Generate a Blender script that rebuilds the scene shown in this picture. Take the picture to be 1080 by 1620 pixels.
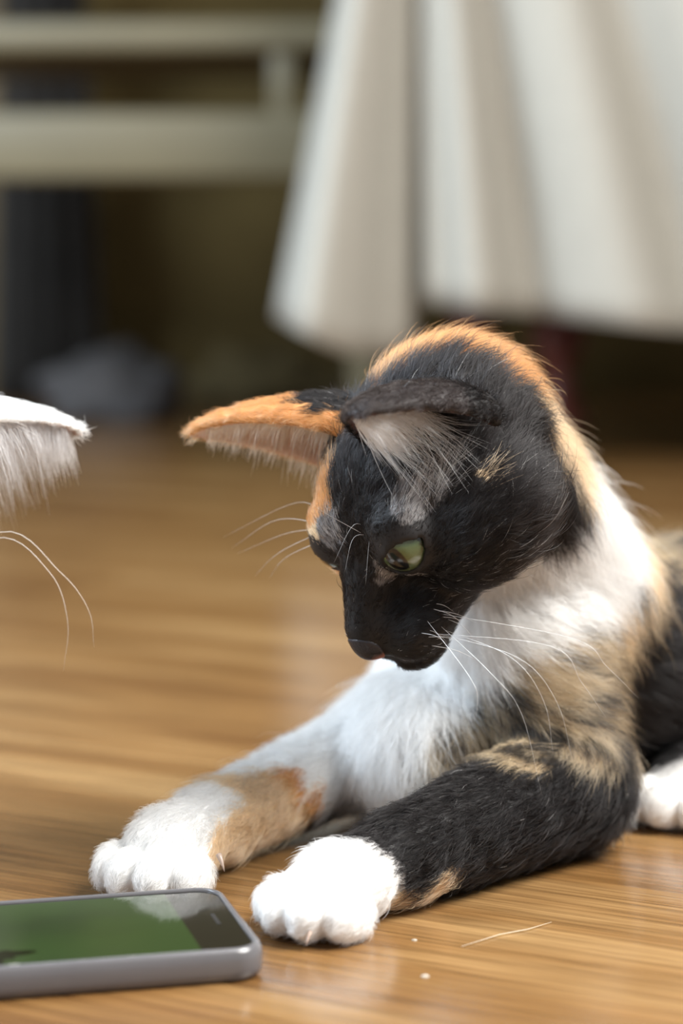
import bpy, bmesh, math, random
import numpy as np
from mathutils import Vector, Matrix

random.seed(7)
RNG = np.random.default_rng(11)
for o in list(bpy.data.objects):
    bpy.data.objects.remove(o, do_unlink=True)
SC = bpy.context.scene
COL = SC.collection

# ------------------------------------------------------------------ camera
F_PX = 3746.0                      # focal length in pixels of the 1080x1620 frame
PITCH = math.radians(6.5)
CAM_H = 0.21
cam_data = bpy.data.cameras.new('camera')
cam = bpy.data.objects.new('camera', cam_data)
COL.objects.link(cam)
cam.location = (0, 0, CAM_H)
cam.rotation_euler = (math.pi / 2 - PITCH, 0, 0)
cam_data.sensor_fit = 'VERTICAL'
cam_data.sensor_height = 36.0
cam_data.sensor_width = 24.0
cam_data.lens = F_PX / 1620.0 * 36.0
cam_data.clip_start = 0.02
cam_data.dof.use_dof = True
cam_data.dof.focus_distance = 0.752
cam_data.dof.aperture_fstop = 5.6
SC.camera = cam

# ------------------------------------------------------------------ light
SC.view_settings.view_transform = 'Standard'
SC.view_settings.look = 'None'
SC.view_settings.gamma = 1.0
SC.view_settings.use_curve_mapping = False
SC.view_settings.exposure = 0.62
SC.cycles.max_bounces = 12
SC.cycles.sample_clamp_indirect = 6.0
SC.cycles.use_denoising = True
SC.cycles.adaptive_threshold = 0.02

world = bpy.data.worlds.new('room_light')
SC.world = world
world.use_nodes = True
bg = world.node_tree.nodes['Background']
bg.inputs[0].default_value = (0.93, 0.95, 1.0, 1)
bg.inputs[1].default_value = 0.31


def area_light(name, loc, target, sx, sy, power, color):
    d = bpy.data.lights.new(name, 'AREA')
    d.shape = 'RECTANGLE'
    d.size, d.size_y = sx, sy
    d.energy = power
    d.color = color
    o = bpy.data.objects.new(name, d)
    COL.objects.link(o)
    o.location = loc
    v = Vector(target) - Vector(loc)
    o.rotation_euler = v.to_track_quat('-Z', 'Y').to_euler()
    return o


area_light('window_daylight', (-1.30, 1.10, 1.20), (0.05, 1.50, 0.12), 0.9, 1.2, 50, (0.72, 0.86, 1.0))
area_light('key_light_right', (0.78, 0.52, 1.15), (0.06, 0.84, 0.06), 0.7, 0.7, 35, (1.0, 0.98, 0.94))  # added key lamp close to the cat, brightens it more than the background


# ------------------------------------------------------------------ helpers
def px(x, y, d):
    """point seen at pixel x, y of the 1080x1620 frame, d metres along the view axis -> millimetres in the room"""
    cx, cy = (x - 540.0) / F_PX, (810.0 - y) / F_PX
    s, c = math.sin(PITCH), math.cos(PITCH)
    return np.array([cx * d, d * c + cy * d * s, CAM_H - d * s + cy * d * c]) * 1000.0


def tag(o, label=None, cat=None, group=None, kind=None):
    if label:
        o['label'] = label
    if cat:
        o['category'] = cat
    if group:
        o['group'] = group
    if kind:
        o['kind'] = kind
    return o


def link(name, me, mat=None, parent=None):
    o = bpy.data.objects.new(name, me)
    COL.objects.link(o)
    if mat is not None:
        me.materials.append(mat)
    if parent is not None:
        o.parent = parent
    return o


def empty(name, loc=(0, 0, 0), rz=0.0):
    o = bpy.data.objects.new(name, None)
    COL.objects.link(o)
    o.location = loc
    o.rotation_euler = (0, 0, rz)
    o.empty_display_size = 0.05
    return o


def from_np(name, v, f, smooth=True):
    me = bpy.data.meshes.new(name)
    v = np.asarray(v, np.float32)
    f = np.asarray(f, np.int32)
    n, k = f.shape
    me.vertices.add(len(v))
    me.vertices.foreach_set('co', v.ravel())
    me.loops.add(n * k)
    me.loops.foreach_set('vertex_index', f.ravel())
    me.polygons.add(n)
    me.polygons.foreach_set('loop_start', np.arange(n, dtype=np.int32) * k)
    me.polygons.foreach_set('use_smooth', np.full(n, smooth))
    me.update(calc_edges=True)
    me.validate()
    return me


def box_mesh(name, sx, sy, sz, bevel=0.0, seg=2, center=(0, 0, 0)):
    bm = bmesh.new()
    bmesh.ops.create_cube(bm, size=1.0)
    for v in bm.verts:
        v.co = Vector((v.co.x * sx + center[0], v.co.y * sy + center[1], v.co.z * sz + center[2]))
    if bevel > 0:
        bmesh.ops.bevel(bm, geom=bm.edges[:], offset=bevel, segments=seg, profile=0.5, affect='EDGES')
    me = bpy.data.meshes.new(name)
    bm.to_mesh(me)
    bm.free()
    if bevel > 0:
        for p in me.polygons:
            p.use_smooth = True
    return me


def tube_mesh(name, pts, radii, sides=6):
    """tapered tube along a polyline (metres)"""
    pts = [Vector(p) for p in pts]
    vs, fs = [], []
    up = Vector((0.12, 0.3, 0.95))
    for i, p in enumerate(pts):
        t = (pts[min(i + 1, len(pts) - 1)] - pts[max(i - 1, 0)]).normalized()
        a = t.cross(up)
        if a.length < 1e-4:
            a = t.cross(Vector((1, 0, 0)))
        a.normalize()
        b = t.cross(a)
        for k in range(sides):
            w = 2 * math.pi * k / sides
            vs.append(p + (a * math.cos(w) + b * math.sin(w)) * radii[i])
    n = len(pts)
    for i in range(n - 1):
        for k in range(sides):
            k2 = (k + 1) % sides
            fs.append((i * sides + k, i * sides + k2, (i + 1) * sides + k2, (i + 1) * sides + k))
    fs.append(tuple(range(sides))[::-1])
    fs.append(tuple((n - 1) * sides + k for k in range(sides)))
    me = bpy.data.meshes.new(name)
    me.from_pydata([tuple(v) for v in vs], [], fs)
    for p in me.polygons:
        p.use_smooth = True
    return me


def lathe_mesh(name, prof, sides=20):
    vs, fs = [], []
    for r, z in prof:
        for k in range(sides):
            w = 2 * math.pi * k / sides
            vs.append((r * math.cos(w), r * math.sin(w), z))
    for i in range(len(prof) - 1):
        for k in range(sides):
            k2 = (k + 1) % sides
            fs.append((i * sides + k, i * sides + k2, (i + 1) * sides + k2, (i + 1) * sides + k))
    fs.append(tuple(range(sides))[::-1])
    fs.append(tuple((len(prof) - 1) * sides + k for k in range(sides)))
    me = bpy.data.meshes.new(name)
    me.from_pydata(vs, [], fs)
    for p in me.polygons:
        p.use_smooth = True
    return me


# ------------------------------------------------------------------ materials
def mat_new(name):
    m = bpy.data.materials.new(name)
    m.use_nodes = True
    nt = m.node_tree
    p = nt.nodes['Principled BSDF']
    return m, nt, p


def mat_plain(name, col, rough=0.5, noise=0.0, scale=30.0, metallic=0.0, coat=0.0, bump=0.0):
    m, nt, p = mat_new(name)
    p.inputs['Roughness'].default_value = rough
    p.inputs['Metallic'].default_value = metallic
    p.inputs['Coat Weight'].default_value = coat
    if rough >= 0.85:
        p.inputs['Specular IOR Level'].default_value = 0.15
    if noise > 0 or bump > 0:
        tc = nt.nodes.new('ShaderNodeTexCoord')
        n = nt.nodes.new('ShaderNodeTexNoise')
        n.inputs['Scale'].default_value = scale
        n.inputs['Detail'].default_value = 4
        nt.links.new(tc.outputs['Object'], n.inputs['Vector'])
        r = nt.nodes.new('ShaderNodeValToRGB')
        r.color_ramp.elements[0].position = 0.3
        r.color_ramp.elements[1].position = 0.7
        r.color_ramp.elements[0].color = tuple(c * (1 - noise) for c in col) + (1,)
        r.color_ramp.elements[1].color = tuple(min(1, c * (1 + noise)) for c in col) + (1,)
        nt.links.new(n.outputs['Fac'], r.inputs['Fac'])
        nt.links.new(r.outputs['Color'], p.inputs['Base Color'])
        if bump > 0:
            b = nt.nodes.new('ShaderNodeBump')
            b.inputs['Strength'].default_value = bump
            b.inputs['Distance'].default_value = 0.001
            nt.links.new(n.outputs['Fac'], b.inputs['Height'])
            nt.links.new(b.outputs['Normal'], p.inputs['Normal'])
    else:
        p.inputs['Base Color'].default_value = tuple(col) + (1,)
    return m


def mat_wood():
    m, nt, p = mat_new('oak_laminate')
    N, L = nt.nodes, nt.links
    tc = N.new('ShaderNodeTexCoord')
    oi = N.new('ShaderNodeObjectInfo')
    off = N.new('ShaderNodeVectorMath')
    off.operation = 'MULTIPLY_ADD'
    rv = N.new('ShaderNodeCombineXYZ')
    L.new(oi.outputs['Random'], rv.inputs[0])
    L.new(oi.outputs['Random'], rv.inputs[1])
    L.new(oi.outputs['Random'], rv.inputs[2])
    L.new(rv.outputs[0], off.inputs[0])
    off.inputs[1].default_value = (37.0, 19.0, 5.0)
    L.new(tc.outputs['Object'], off.inputs[2])

    def noise(scale, detail, sx, sy, rough=0.55, dist=0.0):
        mp = N.new('ShaderNodeMapping')
        mp.inputs['Scale'].default_value = (sx, sy, 1)
        L.new(off.outputs[0], mp.inputs['Vector'])
        n = N.new('ShaderNodeTexNoise')
        n.inputs['Scale'].default_value = scale
        n.inputs['Detail'].default_value = detail
        n.inputs['Roughness'].default_value = rough
        n.inputs['Distortion'].default_value = dist
        L.new(mp.outputs[0], n.inputs['Vector'])
        return n
    broad = noise(5.0, 3, 0.55, 4.0, dist=0.6)
    grain = noise(42.0, 5, 0.28, 7.0, 0.65, 0.3)
    fine = noise(120.0, 3, 0.12, 6.0, 0.6)
    r1 = N.new('ShaderNodeValToRGB')
    e = r1.color_ramp.elements
    e[0].position, e[0].color = 0.32, (0.15, 0.071, 0.023, 1)
    e[1].position, e[1].color = 0.68, (0.31, 0.188, 0.080, 1)
    k = r1.color_ramp.elements.new(0.5)
    k.color = (0.23, 0.124, 0.045, 1)
    L.new(broad.outputs['Fac'], r1.inputs['Fac'])
    r2 = N.new('ShaderNodeValToRGB')
    e = r2.color_ramp.elements
    e[0].position, e[0].color = 0.36, (0.58, 0.52, 0.46, 1)
    e[1].position, e[1].color = 0.62, (1.12, 1.08, 1.04, 1)
    L.new(grain.outputs['Fac'], r2.inputs['Fac'])
    r3 = N.new('ShaderNodeValToRGB')
    e = r3.color_ramp.elements
    e[0].position, e[0].color = 0.35, (0.72, 0.68, 0.64, 1)
    e[1].position, e[1].color = 0.6, (1.05, 1.05, 1.05, 1)
    L.new(fine.outputs['Fac'], r3.inputs['Fac'])

    def mul(a, b, f):
        mx = N.new('ShaderNodeMix')
        mx.data_type = 'RGBA'
        mx.blend_type = 'MULTIPLY'
        mx.inputs[0].default_value = f
        L.new(a, mx.inputs[6])
        L.new(b, mx.inputs[7])
        return mx.outputs[2]
    c = mul(r1.outputs['Color'], r2.outputs['Color'], 0.8)
    c = mul(c, r3.outputs['Color'], 0.8)
    L.new(c, p.inputs['Base Color'])
    p.inputs['Roughness'].default_value = 0.17
    p.inputs['IOR'].default_value = 1.5
    b = N.new('ShaderNodeBump')
    b.inputs['Strength'].default_value = 0.12
    b.inputs['Distance'].default_value = 0.0006
    L.new(grain.outputs['Fac'], b.inputs['Height'])
    L.new(b.outputs['Normal'], p.inputs['Normal'])
    return m


M = {}
M['wood'] = mat_wood()
M['subfloor'] = mat_plain('subfloor', (0.05, 0.03, 0.015), 0.8)
M['cabinet'] = mat_plain('dark_wood', (0.125, 0.088, 0.032), 0.9, 0.25, 6.0)
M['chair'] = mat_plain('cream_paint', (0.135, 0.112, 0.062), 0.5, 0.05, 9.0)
M['cloth'] = mat_plain('cream_cloth', (0.345, 0.325, 0.28), 0.85, 0.03, 60.0, bump=0.2)
M['mahogany'] = mat_plain('mahogany', (0.16, 0.035, 0.022), 0.4, 0.2, 12.0)
M['tabletop'] = mat_plain('table_wood', (0.22, 0.12, 0.05), 0.5, 0.2, 12.0)
M['greycloth'] = mat_plain('grey_fabric', (0.10, 0.095, 0.095), 0.9, 0.15, 25.0)
M['bluegrey'] = mat_plain('blue_grey_fabric', (0.040, 0.036, 0.032), 0.9, 0.15, 25.0)
M['doorwood'] = mat_plain('door_wood', (0.14, 0.10, 0.05), 0.5, 0.2, 8.0)

# ------------------------------------------------------------------ floor (planks) and back wall
PLANK_ANG = math.atan2(-0.55, 1.0)


def build_floor():
    base = box_mesh('floor', 5.2, 5.0, 0.02, center=(0, 1.3, -0.0225))
    fl = link('floor', base, M['subfloor'])
    tag(fl, 'oak laminate floor of long planks', None, None, 'structure')
    L_, W_, T_ = 1.285, 0.240, 0.012
    me = box_mesh('plank', L_ - 0.0004, W_ - 0.0004, T_, center=(0, 0, -T_ / 2))
    for p in me.polygons:
        p.use_smooth = False
    me.materials.append(M['wood'])
    ca, sa = math.cos(PLANK_ANG), math.sin(PLANK_ANG)
    for r in range(-8, 17):
        off = (r * 0.43) % 1.0 * L_
        for c in range(-3, 4):
            u, v = c * L_ + off - 0.3, (r - 0.1825) * W_
            x, y = u * ca - v * sa, u * sa + v * ca + 0.55
            if not (-1.9 < x < 1.9 and -0.9 < y < 3.75):
                continue
            o = link('plank', me, None, fl)
            o.location = (x, y, 0)
            o.rotation_euler = (0, 0, PLANK_ANG)
    return fl


build_floor()

wall = link('wall_back', box_mesh('wall_back', 5.2, 0.1, 2.6, center=(0, 0, 1.3)), M['cabinet'])
wall.location = (0, 3.35, -0.012)
tag(wall, 'dark brown wall at the back of the room', None, None, 'structure')
base = link('baseboard_back', box_mesh('baseboard_back', 5.2, 0.02, 0.09, 0.003, center=(0, 0, 0.045)), M['cabinet'])
base.location = (0, 3.288, 0.0)
tag(base, 'dark skirting board along the back wall', None, None, 'structure')


# ------------------------------------------------------------------ table with cloth
def build_table():
    zc, xc, Y0 = 0.755, 0.068, 2.17           # table edge height, left edge, depth of the front hem
    t = empty('dining_table', (0.58, 2.60, 0))
    tag(t, 'table under a cream cloth, its mahogany leg in the dark below the hem', 'table')
    link('table_top', box_mesh('table_top', 0.96, 0.74, 0.03, 0.004, center=(0, 0, 0.735)), M['tabletop'], t)
    prof = [(0.02, 0.0), (0.035, 0.012), (0.026, 0.03), (0.018, 0.055), (0.020, 0.085), (0.030, 0.10), (0.030, 0.115), (0.020, 0.13), (0.019, 0.30),
            (0.025, 0.50), (0.032, 0.60), (0.04, 0.719)]
    lg = lathe_mesh('leg', prof)
    lg.materials.append(M['mahogany'])
    for x, y in ((-0.345, -0.02), (0.42, -0.3), (-0.42, 0.3), (0.42, 0.3)):
        o = link('leg', lg, None, t)
        o.location = (x, y, 0)
    # cloth: columns from the table edge down to the hem
    cols = []      # (top xyz, hem xyz, wave)

    def hem_z(x, y, d):
        return px(x, y, d)[2] / 1000
    # (top x, top y), (hem x, hem y), hem height; y measured from the front hem
    flap = [((0.085, 0.78), (0.078, 0.78), 0.20), ((0.082, 0.42), (0.076, 0.42), 0.18), ((0.073, 0.12), (0.073, 0.17), 0.16),
            ((0.068, 0.06), (0.034, 0.10), hem_z(585, 555, 2.27)), ((0.063, 0.05), (-0.029, 0.052), hem_z(495, 528, 2.22)),
            ((0.059, 0.045), (-0.0590, 0.022), hem_z(441, 502, 2.19)), ((0.060, 0.041), (-0.053, -0.030), hem_z(452, 508, 2.14)),
            ((0.062, 0.038), (-0.034, -0.082), hem_z(486, 528, 2.09)), ((0.063, 0.034), (0.003, -0.055), hem_z(548, 558, 2.115)),
            ((0.064, 0.034), (0.034, -0.006), hem_z(602, 561, 2.16)), ((0.065, 0.034), (0.058, 0.018), hem_z(645, 556, 2.19)),
            ((0.0665, 0.036), (0.0690, 0.052), hem_z(660, 530, 2.22)), ((0.068, 0.038), (0.0718, 0.072), hem_z(664, 500, 2.24)),
            ((0.0695, 0.037), (0.0746, 0.038), hem_z(668, 482, 2.21)), ((0.072, 0.034), (0.080, -0.002), hem_z(678, 480, 2.17))]
    flap = [((a[0], a[1] + Y0), (b[0], b[1] + Y0), z) for a, b, z in flap]
    # interpolate the flap columns with a Catmull-Rom curve
    P = [np.array([a[0], a[1], zc, b[0], b[1], z]) for a, b, z in flap]
    for i in range(len(P) - 1):
        p0, p1, p2, p3 = P[max(i - 1, 0)], P[i], P[i + 1], P[min(i + 2, len(P) - 1)]
        for k in range(6):
            s = k / 6
            q = 0.5 * ((2 * p1) + (-p0 + p2) * s + (2 * p0 - 5 * p1 + 4 * p2 - p3) * s * s + (-p0 + 3 * p1 - 3 * p2 + p3) * s ** 3)
            cols.append((q[:3], q[3:], 0.0))
    n = 150
    x0, x1, yt = 0.081, 1.09, Y0 + 0.034
    for i in range(n):
        w = (i / (n - 1)) ** 1.25
        xb = x0 + (x1 - x0) * w
        xt = xc + (x1 - xc) * w ** 1.7
        pxx = 540 + xb / Y0 * F_PX
        zb = hem_z(pxx, 480 + (pxx - 680) * 0.112, Y0) if xb < 0.5 else hem_z(1000, 520, Y0) + 0.004 * math.sin(xb * 18)
        phi = math.atan2(xb - 0.045, zc - zb)
        wave = 0.027 * math.sin(phi * 30.0 - 2.0) + 0.007 * math.sin(phi * 52.0 + 0.6) + 0.001 * math.sin(phi * 83)
        f = min(1, (xb - x0) / 0.03)
        cols.append((np.array([xt, yt, zc]), np.array([xb, Y0 - 0.003, zb]), wave * f))
    for y in (0.06, 0.30, 0.60, 0.78):
        cols.append((np.array([1.09, Y0 + y, zc]), np.array([1.12, Y0 + y, 0.2]), 0))
    for x in (1.06, 0.7, 0.4, 0.085):
        cols.append((np.array([x, Y0 + 0.81, zc]), np.array([x, Y0 + 0.84, 0.2]), 0))
    rows = 26
    vs, fs = [], []
    for a, b, w in cols:
        for r in range(rows):
            s = r / (rows - 1)
            p = a * (1 - s) + b * s
            p = p + np.array([0, -w * min(1, s * 1.25) ** 0.8, 0])
            vs.append(tuple(p))
    nc = len(cols)
    for i in range(nc - 1):
        for r in range(rows - 1):
            a = i * rows + r
            fs.append((a, a + 1, a + rows + 1, a + rows))
    # last to first column (back left corner)
    top = [(xc, yt, zc), (x1, yt, zc), (x1, Y0 + 0.81, zc), (xc, Y0 + 0.81, zc)]
    k = len(vs)
    vs += top
    fs.append((k, k + 1, k + 2, k + 3))
    me = bpy.data.meshes.new('tablecloth')
    me.from_pydata(vs, [], fs)
    for p in me.polygons:
        p.use_smooth = len(p.vertices) == 4 and p.index < len(fs) - 1
    me.transform(Matrix.Translation((-0.58, -2.60, 0)))
    cl = link('tablecloth', me, M['cloth'])
    cl.location = (0.58, 2.60, 0)
    md = cl.modifiers.new('thickness', 'SOLIDIFY')
    md.thickness = 0.0016
    md.offset = 1
    tag(cl, 'cream tablecloth hanging in soft folds with a drooping corner', 'tablecloth')


build_table()


# ------------------------------------------------------------------ chair
def build_chair():
    d0 = 2.44
    rot = math.radians(-3)
    t = empty('dining_chair', (-0.217, 2.66, 0), rot)
    tag(t, 'cream painted wooden chair with a wide rail, beside the tablecloth', 'chair')
    zs = px(300, 62, d0)[2] / 1000
    zr = px(300, 232, d0)[2] / 1000
    hw, hd = 0.25, 0.20
    link('seat', box_mesh('seat', 0.525, 0.44, 0.030, 0.009, 3, (0, 0, zs)), M['chair'], t)
    for sx in (-1, 1):
        for sy in (-1, 1):
            top = zs - 0.012 if sy < 0 else 0.92
            me = bpy.data.meshes.new('leg')
            bm = bmesh.new()
            bmesh.ops.create_cube(bm, size=1)
            for v in bm.verts:
                lo = v.co.z < 0
                w = 0.013 if lo else 0.018
                v.co = Vector((sx * hw + math.copysign(w, v.co.x) - (0.0), sy * hd + math.copysign(w, v.co.y) + (0.03 * sy if lo else 0) * (1 if sy > 0 else 0), 0.0 if lo else top))
            bmesh.ops.bevel(bm, geom=bm.edges[:], offset=0.004, segments=2, affect='EDGES')
            bm.to_mesh(me)
            bm.free()
            link('leg', me, M['chair'], t)
    link('front_rail', box_mesh('front_rail', 2 * hw, 0.022, 0.069, 0.008, 3, (0, -hd, zr)), M['chair'], t)
    link('back_rail', box_mesh('back_rail', 2 * hw, 0.020, 0.030, 0.006, 3, (0, hd, zr + 0.01)), M['chair'], t)
    sp = box_mesh('spindle', 0.026, 0.018, zs - zr - 0.03, 0.005, 2, (0, 0, 0))
    sp.materials.append(M['chair'])
    for sx in (-1, 1):
        o = link('spindle', sp, None, t)
        o.location = (sx * 0.168, -hd, (zs + zr) / 2 + 0.006)
        sr = link('side_rail', box_mesh('side_rail', 0.018, 2 * hd, 0.028, 0.005, 2, (sx * hw, 0, zr - 0.05)), M['chair'], t)
    for z in (0.6, 0.75, 0.9):
        link('back_slat', box_mesh('back_slat', 2 * hw, 0.016, 0.06, 0.006, 2, (0, hd, z)), M['chair'], t)


build_chair()


# ------------------------------------------------------------------ things on the floor at the back
def lump(name, sx, sy, sz, seed, mat, amp=0.25):
    bm = bmesh.new()
    bmesh.ops.create_icosphere(bm, subdivisions=4, radius=1)
    from mathutils import noise
    for v in bm.verts:
        n = v.co.normalized()
        k = 1 + amp * noise.noise(n * 1.7 + Vector((seed, 0, 0))) + amp * 0.5 * noise.noise(n * 4 + Vector((0, seed, 0)))
        ridge = 1 + 0.12 * math.sin(7 * n.x + 4 * n.y + 3 * noise.noise(n * 2))
        v.co = Vector((n.x * sx * k, n.y * sy * k, max(n.z * sz * k * ridge, -sz * 0.55)))
    zmin = min(v.co.z for v in bm.verts)
    for v in bm.verts:
        v.co.z -= zmin
    me = bpy.data.meshes.new(name)
    bm.to_mesh(me)
    bm.free()
    for p in me.polygons:
        p.use_smooth = True
    return link(name, me, mat)


g = lump('crumpled_cloth', 0.085, 0.09, 0.05, 3.3, M['greycloth'])
g.location = (-0.275, 2.86, 0)
g.rotation_euler = (0, 0, 0.5)
tag(g, 'crumpled grey cloth lying on the floor by the back wall', 'cloth')
g = lump('canvas_bag', 0.10, 0.06, 0.045, 8.1, mat_plain('olive_canvas', (0.11, 0.085, 0.04), 0.9, 0.2, 20))
g.location = (-0.10, 3.12, 0)
tag(g, 'slumped dark olive bag on the floor beside the grey cloth', 'bag')


def build_drape():
    vs, fs = [], []
    nx, nz = 40, 16
    for i in range(nx):
        for k in range(nz):
            s, z = i / (nx - 1), k / (nz - 1)
            w = 0.045 + 0.02 * (1 - z)
            vs.append(((s - 0.5) * 2 * w, 0.014 * math.sin(s * 21 + z) * (1.3 - z), 0.002 + z * 0.62))
    for i in range(nx - 1):
        for k in range(nz - 1):
            a = i * nz + k
            fs.append((a, a + nz, a + nz + 1, a + 1))
    me = bpy.data.meshes.new('hanging_coat')
    me.from_pydata(vs, [], fs)
    for p in me.polygons:
        p.use_smooth = True
    o = link('hanging_coat', me, M['bluegrey'])
    o.modifiers.new('t', 'SOLIDIFY').thickness = 0.01
    o.location = (-0.385, 3.10, 0)
    tag(o, 'dark blue-grey cloth hanging to the floor left of the grey cloth', 'cloth')


build_drape()
post = link('trim_1', box_mesh('trim_1', 0.07, 0.05, 2.4, 0.005, 2, (0, 0, 1.2)), M['doorwood'])
post.location = (-0.475, 3.15, 0)
tag(post, 'brown wooden door post at the far left', None, None, 'structure')


# ------------------------------------------------------------------ phone
def rrect(hx, hy, r, n=8):
    pts = []
    for cx, cy, a0 in ((hx - r, hy - r, 0), (-hx + r, hy - r, 90), (-hx + r, -hy + r, 180), (hx - r, -hy + r, 270)):
        for k in range(n + 1):
            a = math.radians(a0 + 90 * k / n)
            pts.append((cx + r * math.cos(a), cy + r * math.sin(a)))
    return pts


def loft(name, rings, cap_bottom=True, cap_top=True):
    vs, fs = [], []
    n = len(rings[0])
    for r in rings:
        vs += r
    for i in range(len(rings) - 1):
        for k in range(n):
            k2 = (k + 1) % n
            fs.append((i * n + k, i * n + k2, (i + 1) * n + k2, (i + 1) * n + k))
    if cap_bottom:
        fs.append(tuple(range(n))[::-1])
    if cap_top:
        fs.append(tuple((len(rings) - 1) * n + k for k in range(n)))
    me = bpy.data.meshes.new(name)
    me.from_pydata(vs, [], fs)
    for p in me.polygons:
        p.use_smooth = len(p.vertices) == 4
    return me


def build_phone():
    mm = 0.001
    hx, hy = 74.0, 34.5

    def ring(ins, z, r=9.0):
        return [(x * mm, y * mm, z * mm) for x, y in rrect(hx - ins, hy - ins, r - ins * 0.6)]
    ph = empty('smartphone', (-0.1010, 0.6725, 0.0), math.atan2(0.25, 0.97))
    tag(ph, 'smartphone in a grey rubber case with a green picture on its screen', 'phone')
    case = mat_plain('grey_case', (0.12, 0.115, 0.12), 0.2, 0.04, 90, coat=0.25, bump=0.05)
    link('case', loft('case', [ring(2.6, 0.15), ring(1.2, 0.5), ring(0.3, 1.7), ring(0.0, 3.2), ring(0.0, 6.6), ring(0.35, 8.4), ring(0.9, 9.5),
                               ring(1.6, 9.95), ring(2.3, 9.9), ring(2.6, 9.5), ring(2.7, 8.6)], True, False), case, ph)
    m, nt, p = mat_new('black_glass')
    p.inputs['Base Color'].default_value = (0.012, 0.011, 0.008, 1)
    p.inputs['Roughness'].default_value = 0.06
    p.inputs['IOR'].default_value = 1.75
    scr = link('screen', loft('screen', [ring(2.72, 8.4), ring(2.72, 9.05), ring(2.95, 9.2)]), m, ph)
    m, nt, p = mat_new('green_picture')
    p.inputs['Roughness'].default_value = 0.06
    p.inputs['IOR'].default_value = 1.75
    tc = nt.nodes.new('ShaderNodeTexCoord')
    n = nt.nodes.new('ShaderNodeTexNoise')
    n.inputs['Scale'].default_value = 28
    n.inputs['Detail'].default_value = 2
    nt.links.new(tc.outputs['Object'], n.inputs['Vector'])
    r = nt.nodes.new('ShaderNodeValToRGB')
    r.color_ramp.elements[0].position = 0.35
    r.color_ramp.elements[1].position = 0.65
    r.color_ramp.elements[0].color = (0.010, 0.030, 0.002, 1)
    r.color_ramp.elements[1].color = (0.017, 0.046, 0.003, 1)
    nt.links.new(n.outputs['Fac'], r.inputs['Fac'])
    p.inputs['Base Color'].default_value = (0.01, 0.01, 0.01, 1)
    nt.links.new(r.outputs['Color'], p.inputs['Emission Color'])
    p.inputs['Emission Strength'].default_value = 1.0
    x0, x1, y0, y1 = -58.0, 55.5, -30.2, 30.2
    dm = box_mesh('display', (x1 - x0) * mm, (y1 - y0) * mm, 0.00005, center=((x0 + x1) / 2 * mm, 0, 9.235 * mm))
    dis = link('display', dm, m, scr)
    # a dark leafy shape in the picture, near the lower edge
    m2, nt, p = mat_new('dark_print')
    p.inputs['Base Color'].default_value = (0.004, 0.006, 0.002, 1)
    p.inputs['Roughness'].default_value = 0.06
    vs, n = [], 40
    for k in range(n):
        a = 2 * math.pi * k / n
        rr = 7.0 * (1 + 0.35 * math.sin(3 * a + 0.5) + 0.2 * math.sin(7 * a))
        vs.append(((-3.0 + rr * 1.25 * math.cos(a)) * mm, (-21.5 + rr * 0.9 * math.sin(a)) * mm, 9.275 * mm))
    me = bpy.data.meshes.new('picture_shape')
    me.from_pydata(vs, [], [tuple(range(n))])
    link('picture_shape', me, m2, scr)
    # chipped edge of the protective glass along the near side
    m3 = mat_plain('chipped_glass', (0.75, 0.72, 0.62), 0.3)
    rnd = random.Random(4)
    vs, fs = [], []
    x = -50.0
    while x < 64:
        l = rnd.uniform(1.0, 6.0)
        if rnd.random() < 0.55:
            y = -31.4 + rnd.uniform(-0.2, 0.3)
            k = len(vs)
            w = rnd.uniform(0.3, 0.7)
            vs += [(a * mm, b * mm, z * mm) for a, b, z in ((x, y, 9.22), (x + l, y, 9.22), (x + l * 0.9, y + w, 9.5), (x + l * 0.15, y + w * 0.8, 9.5))]
            fs.append((k, k + 1, k + 2, k + 3))
        x += l + rnd.uniform(0.5, 5)
    me = bpy.data.meshes.new('chipped_edge')
    me.from_pydata(vs, [], fs)
    ce = link('chipped_edge', me, m3, ph)
    ce['kind'] = 'stuff'
    # side buttons and the earpiece slot
    bt = box_mesh('side_button', 0.012, 0.0016, 0.0032, 0.0006, 2)
    bt.materials.append(case)
    for x in (-30, -48):
        o = link('side_button', bt, None, ph)
        o.location = (x * mm, hy * mm, 5 * mm)
    o = link('earpiece', box_mesh('earpiece', 0.0012, 0.011, 0.0002, 0, center=(65.5 * mm, 0, 9.22 * mm)), mat_plain('slot', (0.02, 0.02, 0.02), 0.4), ph)


build_phone()


# ------------------------------------------------------------------ litter on the floor
hair_pts = [px(730, 1517, 0.7095), px(790, 1490, 0.7215), px(835, 1478, 0.727), px(872, 1462, 0.7345)]
for p in hair_pts:
    p[2] = 0.5
ho = link('shed_hair', tube_mesh('shed_hair', [p / 1000 for p in hair_pts], [0.00008, 0.0001, 0.0001, 0.00005], 5), mat_plain('pale_hair', (0.75, 0.66, 0.52), 0.4))
tag(ho, 'thin pale cat hair lying on the floor below the black foreleg', 'hair')
for (x, y, d, k, lab) in ((672, 1591, 0.682, 1.0, 'white crumb on the floor near the bottom edge'), (655, 1505, 0.717, 0.7, 'tiny pale crumb on the floor just right of the white paw')):
    cr = lump('crumb', 0.0012 * k, 0.0006 * k, 0.0004 * k, 2.0 + k, mat_plain('crumb', (0.6, 0.55, 0.46), 0.7))
    q = px(x, y, d)
    cr.location = (q[0] / 1000, q[1] / 1000, 0)
    tag(cr, lab, 'crumb')


# ------------------------------------------------------------------ cats: signed distance modelling (millimetres)
def nrm(v):
    v = np.asarray(v, float)
    return v / np.linalg.norm(v)


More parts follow.
